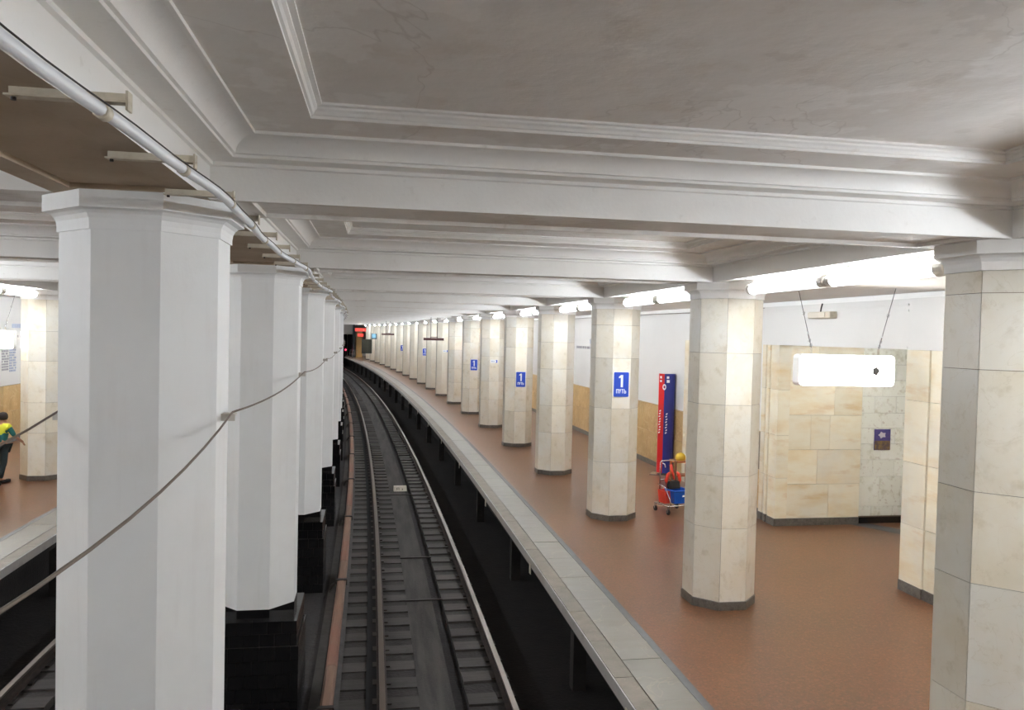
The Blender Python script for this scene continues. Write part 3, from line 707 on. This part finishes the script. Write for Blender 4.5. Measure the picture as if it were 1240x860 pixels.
for i in range(9):
    z = 1.05+i*.068; tt = .15+.05*(i % 3)
    g.add([on_red(tt,z), on_red(tt+.28,z+.02), on_red(tt+.28,z+.055), on_red(tt,z+.035)], [(0,1,2,3)])
    if i < 8: g.add([on_blue(.12+.03*(i%2),z), on_blue(.24+.03*(i%2),z+.02), on_blue(.24+.03*(i%2),z+.055), on_blue(.12+.03*(i%2),z+.035)], [(0,1,2,3)])
g.build('white_lettering', M['signwhite'], py, kind='stuff')
g = MB()
for j in range(14):
    a0, a1 = 2*PI*j/14, 2*PI*(j+1)/14
    f = lambda a, k: (-.05+.045*k*math.cos(a), -.172, 2.23+.075*k*math.sin(a))
    g.add([f(a0,1), f(a1,1), f(a1,.5), f(a0,.5)], [(3,2,1,0)])
g.build('ring_mark', M['signwhite'], py)

ct = empty('cleaning_trolley', 14.7, 4.98, 0, rz=.25); tag(ct, 'chrome cleaning trolley with blue bucket and red wringer behind the second column', 'trolley')
MB().tube([(-.20,.22,.16),(-.20,.22,.96),(-.17,.22,1.0),(.15,.22,1.0),(.18,.22,.96),(.18,.22,.16)], .013, 7, up=(0,1,0)).build('push_handle', M['steel'], ct)
MB().tube([(-.26,-.20,.17),(.24,-.20,.17),(.27,-.16,.17),(.27,.24,.17),(.24,.27,.17),(-.26,.27,.17),(-.29,.24,.17),(-.29,-.16,.17),(-.26,-.20,.17)], .013, 7).build('base_frame', M['steel'], ct)
MB().tube([(-.26,.20,.55),(-.26,-.05,.52),(-.22,-.15,.30),(-.22,-.20,.17)], .010, 6).build('side_rail', M['steel'], ct)
MB().tube([(-.20,.22,.62),(.18,.22,.62)], .010, 6, up=(0,1,0)).build('cross_rail', M['steel'], ct)
for x, y in ((-.27,-.18), (.25,-.18), (-.27,.25), (.25,.25)):
    wz = MB(); wz.loft([[(xx, r*math.cos(2*PI*j/12), .055+r*math.sin(2*PI*j/12)) for j in range(12)] for xx, r in ((-.016,.045),(-.012,.055),(.012,.055),(.016,.045))]); wo = wz.build('wheel', M['rubber'], ct); wo.location = (x, y, 0)
    MB().box(-.022,.022,-.012,.012,.05,.17).build('castor_fork', M['steel'], ct).location = (x, y, 0)
def rect(cx, cy, hx, hy, z): return [(cx-hx,cy-hy,z),(cx+hx,cy-hy,z),(cx+hx,cy+hy,z),(cx-hx,cy+hy,z)]
bk = MB().loft([rect(.06,-.02,.15,.11,.19), rect(.06,-.02,.195,.15,.43), rect(.06,-.02,.21,.165,.44), rect(.06,-.02,.21,.165,.465), rect(.06,-.02,.185,.14,.465), rect(.06,-.02,.15,.11,.22)]).build('blue_bucket', M['bucket'], ct)
bevel(bk, .012, 2)
glyphs(ct, M['signwhite'], [('bucket_mark', [[(.06,.33),(.18,.335),(.19,.37),(.07,.365)]])], -.175)
MB().loft([rect(-.16,.08,.08,.10,.19), rect(-.16,.08,.10,.12,.44), rect(-.16,.08,.08,.10,.44), rect(-.16,.08,.07,.09,.22)]).build('red_bucket', M['orange'], ct)
MB().loft([rect(.03,.10,.14,.06,.46), rect(.03,.10,.12,.05,.60), rect(.03,.10,.10,.03,.60), rect(.03,.10,.10,.03,.48)]).build('wringer', M['rubber'], ct)
for sx in (-1, 1): MB().tube([(.03+sx*.15,.10,.46),(.03+sx*.165,.10,.62),(.03+sx*.13,.10,.74),(.03+sx*.09,.10,.78)], [.028,.034,.034,.018], 8).build('wringer_arm', M['orange'], ct)
MB().tube([(.10,.16,.62),(.10,.24,.80),(.10,.28,.90)], [.02,.026,.03], 7).build('press_lever', M['orange'], ct)
MB().tube([(-.02,.3,.85),(-.18,.1,.95),(-.32,-.02,1.0)], .010, 6).build('mop_handle', M['signwhite'], ct)
# chair-like wooden stand with a yellow cloth behind the trolley
st = empty('wooden_stand', 17.1, 6.12, 0); tag(st, 'brown wooden stand half hidden behind the second marble column', 'stand')
MB().box(-.22,.22,-.18,.18,.60,.64).build('top', M['wood'], st)
MB().box(-.20,.20,-.15,.15,.28,.31).build('shelf', M['wood'], st)
for x in (-.19,.19):
    for y in (-.15,.15): MB().box(x-.02,x+.02,y-.02,y+.02,0,.60).build('leg', M['wood'], st)
yc = MB().loft([[(r*math.cos(2*PI*j/12)*(1+.12*math.sin(3*j)), .8*r*math.sin(2*PI*j/12), z) for j in range(12)] for r, z in ((.10,0),(.115,.04),(.11,.10),(.075,.15),(.025,.17))], smooth=True).build('yellow_bag', M['yellow']); place(yc, 17.1, 6.10, .64)
tag(yc, 'crumpled yellow bag lying on the wooden stand', 'bag')

# ------------------------------------------------------------------ far end of the station
o = MB().box(-11.4, -2.6, 0, .4, -1.7, 4.6).box(-2.6, 2.45, 0, .4, 2.94, 4.6).build('wall_end', M['wall'], kind='structure'); place(o, SEND)
o = MB().box(2.45, 12.2, 0, .4, -.1, 4.6).build('wall_end', M['wall'], kind='structure'); place(o, SEND+6)
o = MB().box(-2.7, -2.6, 0, 26, -1.5, 3.2).box(2.45, 2.6, 0, 26, -1.5, 3.2).box(-2.7, 2.6, 0, 26, 2.94, 3.2).box(-2.7, 2.6, 26, 26.2, -1.5, 3.2).build('wall_tunnel', M['tunnel'], kind='structure'); place(o, SEND+.4)
o = MB().box(2.46, 2.62, -1.0, 6, -1.3, 4.2).build('wall_end', M['tvcase'], kind='structure'); place(o, SEND)
o = MB().box(2.86, 3.64, 0, .3, 0, 3.3).build('wall_end', M['ochre'], kind='structure'); place(o, SEND-1)
o = MB().box(3.66, 4.05, 0, .12, 2.3, 3.6).build('door_2', M['brown'], kind='structure'); place(o, SEND-.6)
for (u0, u1, z0, z1, lb) in ((2.45, 3.85, 3.36, 3.76, 'upper long red lit display at the far end of the platform'), (2.78, 3.52, 2.70, 3.06, 'lower short red lit display at the far end of the platform')):
    e = empty('red_display', SEND-3, (u0+u1)/2, (z0+z1)/2); tag(e, lb, 'display', 'red displays at the platform end')
    h, v = (u1-u0)/2, (z1-z0)/2
    MB().box(-h-.02, h+.02, 0, .12, -v-.02, v+.02).build('case', M['tvcase'], e)
    n = 5 if h > .5 else 2
    for i in range(n):
        x0 = -h+2*h*i/n; MB().box(x0+.02, x0+2*h/n-.02, -.012, 0, -v, v).build('digit_panel', M['led'], e)
    for x in (-h*.7, h*.7): MB().tube([(x,.06,v),(x,.06,ZS+.3-(z0+z1)/2 if h > .5 else 3.36-.02-(z0+z1)/2)], .015, 5).build('hanger', M['iron'], e)
sg_ = empty('tunnel_signal', SEND+1.5, 1.75, 0); tag(sg_, 'red signal light glowing in the dark tunnel mouth', 'signal')
MB().tube([(0,0,-1.3),(0,0,1.15)], .04, 6).build('post', M['iron'], sg_)
MB().box(-.14,.14,-.02,.10,.65,1.15).build('head', M['rubber'], sg_)
MB().lathe([(.11,0),(.10,.03),(.05,.06)], 12).build('red_lens', M['sig'], sg_).matrix_local = Matrix.Translation((0,-.02,.88)) @ Matrix.Rotation(PI/2, 4, 'X')
sr = empty('driver_mirror', 84.0, 2.12, 0); tag(sr, 'dark rectangular drivers mirror on a post near the far platform end', 'mirror')
MB().box(-.53, .53, 0, .06, 1.06, 2.56).build('frame', M['tvcase'], sr)
MB().box(-.50, .50, -.012, 0, 1.09, 2.53).build('mirror_glass', M['mirror'], sr)
for x in (-.3, .3): MB().tube([(x, .03, 0), (x, .03, 1.06)], .025, 6).build('post', M['cap'], sr)
rl = empty('end_railing', SEND-4, 1.75, 0); tag(rl, 'pale steel railing closing off the far platform end', 'railing')
for i in range(4): MB().tube([(i*.3,0,0),(i*.3,0,1.0)], .02, 6).build('post', M['steel'], rl)
for z in (.5, 1.0): MB().tube([(0,0,z),(.9,0,z)], .02, 6).build('rail_bar', M['steel'], rl)

# ------------------------------------------------------------------ person on the left platform
def skinned(name, verts, edges, radii, m, parent, sub=1):
    me = bpy.data.meshes.new(name); me.from_pydata(verts, edges, []); o = bpy.data.objects.new(name, me); COL.objects.link(o)
    sk = o.modifiers.new('skin', 'SKIN'); sk.use_smooth_shade = True
    for i, r in enumerate(radii): me.skin_vertices[0].data[i].radius = (r if isinstance(r, tuple) else (r, r))
    me.skin_vertices[0].data[0].use_root = True
    sb = o.modifiers.new('sub', 'SUBSURF'); sb.levels = sub; sb.render_levels = sub
    me.materials.append(m); o.parent = parent
    return o
pe = empty('person', 18.45, -8.74, 0, rz=-.5); pe.scale = (.94,)*3; tag(pe, 'person in a yellow vest over teal clothes walking on the left platform', 'person')
J = dict(pel=(0,0,.88), sp=(0,.0,1.05), ch=(0,.02,1.27), nk=(0,.03,1.40), hd=(0,.05,1.50), top=(0,.05,1.60),
         hl=(-.09,0,.84), kl=(-.10,.14,.46), al=(-.10,.06,.09), tl=(-.10,.22,.04), hr=(.09,0,.84), kr=(.10,-.02,.45), ar=(.11,-.26,.14), tr=(.12,-.20,.03),
         sl=(-.18,.02,1.33), el=(-.25,-.08,1.08), wl=(-.24,.02,.86), fl=(-.235,.06,.78), sr=(.18,.02,1.33), er=(.26,.12,1.10), wr=(.24,.30,.97), fr=(.23,.36,.93))
nm = list(J); V = [J[n] for n in nm]; ix = {n: i for i, n in enumerate(nm)}
Ed = [(ix[a], ix[b]) for a, b in (('pel','sp'),('sp','ch'),('ch','nk'),('nk','hd'),('hd','top'),('pel','hl'),('hl','kl'),('kl','al'),('al','tl'),('pel','hr'),('hr','kr'),('kr','ar'),('ar','tr'),('ch','sl'),('sl','el'),('el','wl'),('wl','fl'),('ch','sr'),('sr','er'),('er','wr'),('wr','fr'))]
RD = dict(pel=(.13,.10), sp=(.12,.09), ch=(.14,.10), nk=.05, hd=(.075,.09), top=(.06,.07), hl=.075, kl=.052, al=.04, tl=.03, hr=.075, kr=.052, ar=.04, tr=.03, sl=.055, el=.04, wl=.028, fl=.03, sr=.055, er=.04, wr=.028, fr=.03)
skinned('body', V, Ed, [RD[n] for n in nm], M['skin'], pe)
def sub(names, edges, scale, add, m, name):
    i2 = {n: i for i, n in enumerate(names)}
    rd = []
    for n in names:
        r = RD[n]; rd.append(tuple(x*scale+add for x in r) if isinstance(r, tuple) else r*scale+add)
    return skinned(name, [J[n] for n in names], [(i2[a], i2[b]) for a, b in edges], rd, m, pe)
sub(['pel','hl','kl','al','hr','kr','ar'], [('pel','hl'),('hl','kl'),('kl','al'),('pel','hr'),('hr','kr'),('kr','ar')], 1.08, .014, M['trous'], 'trousers')
sub(['ch','sp','pel','sl','el','sr','er'], [('ch','sp'),('sp','pel'),('ch','sl'),('sl','el'),('ch','sr'),('sr','er')], 1.05, .012, M['teal'], 'shirt')
J['sml'] = (-.20,-.01,1.25); J['smr'] = (.205,.05,1.25); RD['sml'] = RD['smr'] = .05
sub(['ch','sp','sl','sr','sml','smr'], [('ch','sp'),('ch','sl'),('ch','sr'),('sl','sml'),('sr','smr')], 1.1, .024, M['vest'], 'vest')
MB().loft([[(r*math.cos(2*PI*j/12), .04+1.15*r*math.sin(2*PI*j/12), z) for j in range(12)] for r, z in ((.075,1.47),(.092,1.52),(.088,1.58),(.06,1.63),(.02,1.645))], smooth=True).build('hair', M['hair'], pe)
for sx in (-1, 1):
    a = J['fl' if sx < 0 else 'fr']
    for i in range(4): MB().tube([(a[0]-.02+.013*i, a[1], a[2]-.01), (a[0]-.02+.013*i, a[1]+.02, a[2]-.05), (a[0]-.02+.013*i, a[1]+.035, a[2]-.08+.006*abs(i-1.5))], [.009,.008,.006], 6).build('finger', M['skin'], pe)
    MB().tube([(a[0]-sx*.03, a[1]+.01, a[2]+.01), (a[0]-sx*.045, a[1]+.03, a[2]-.02), (a[0]-sx*.04, a[1]+.045, a[2]-.045)], [.011,.009,.007], 6).build('thumb', M['skin'], pe)
for p_ in ('tl', 'tr'):
    a = J[p_]; bevel(MB().box(a[0]-.045, a[0]+.045, a[1]-.16, a[1]+.08, max(a[2]-.04, 0), max(a[2]-.04, 0)+.075).build('shoe', M['rubber'], pe), .02, 2)
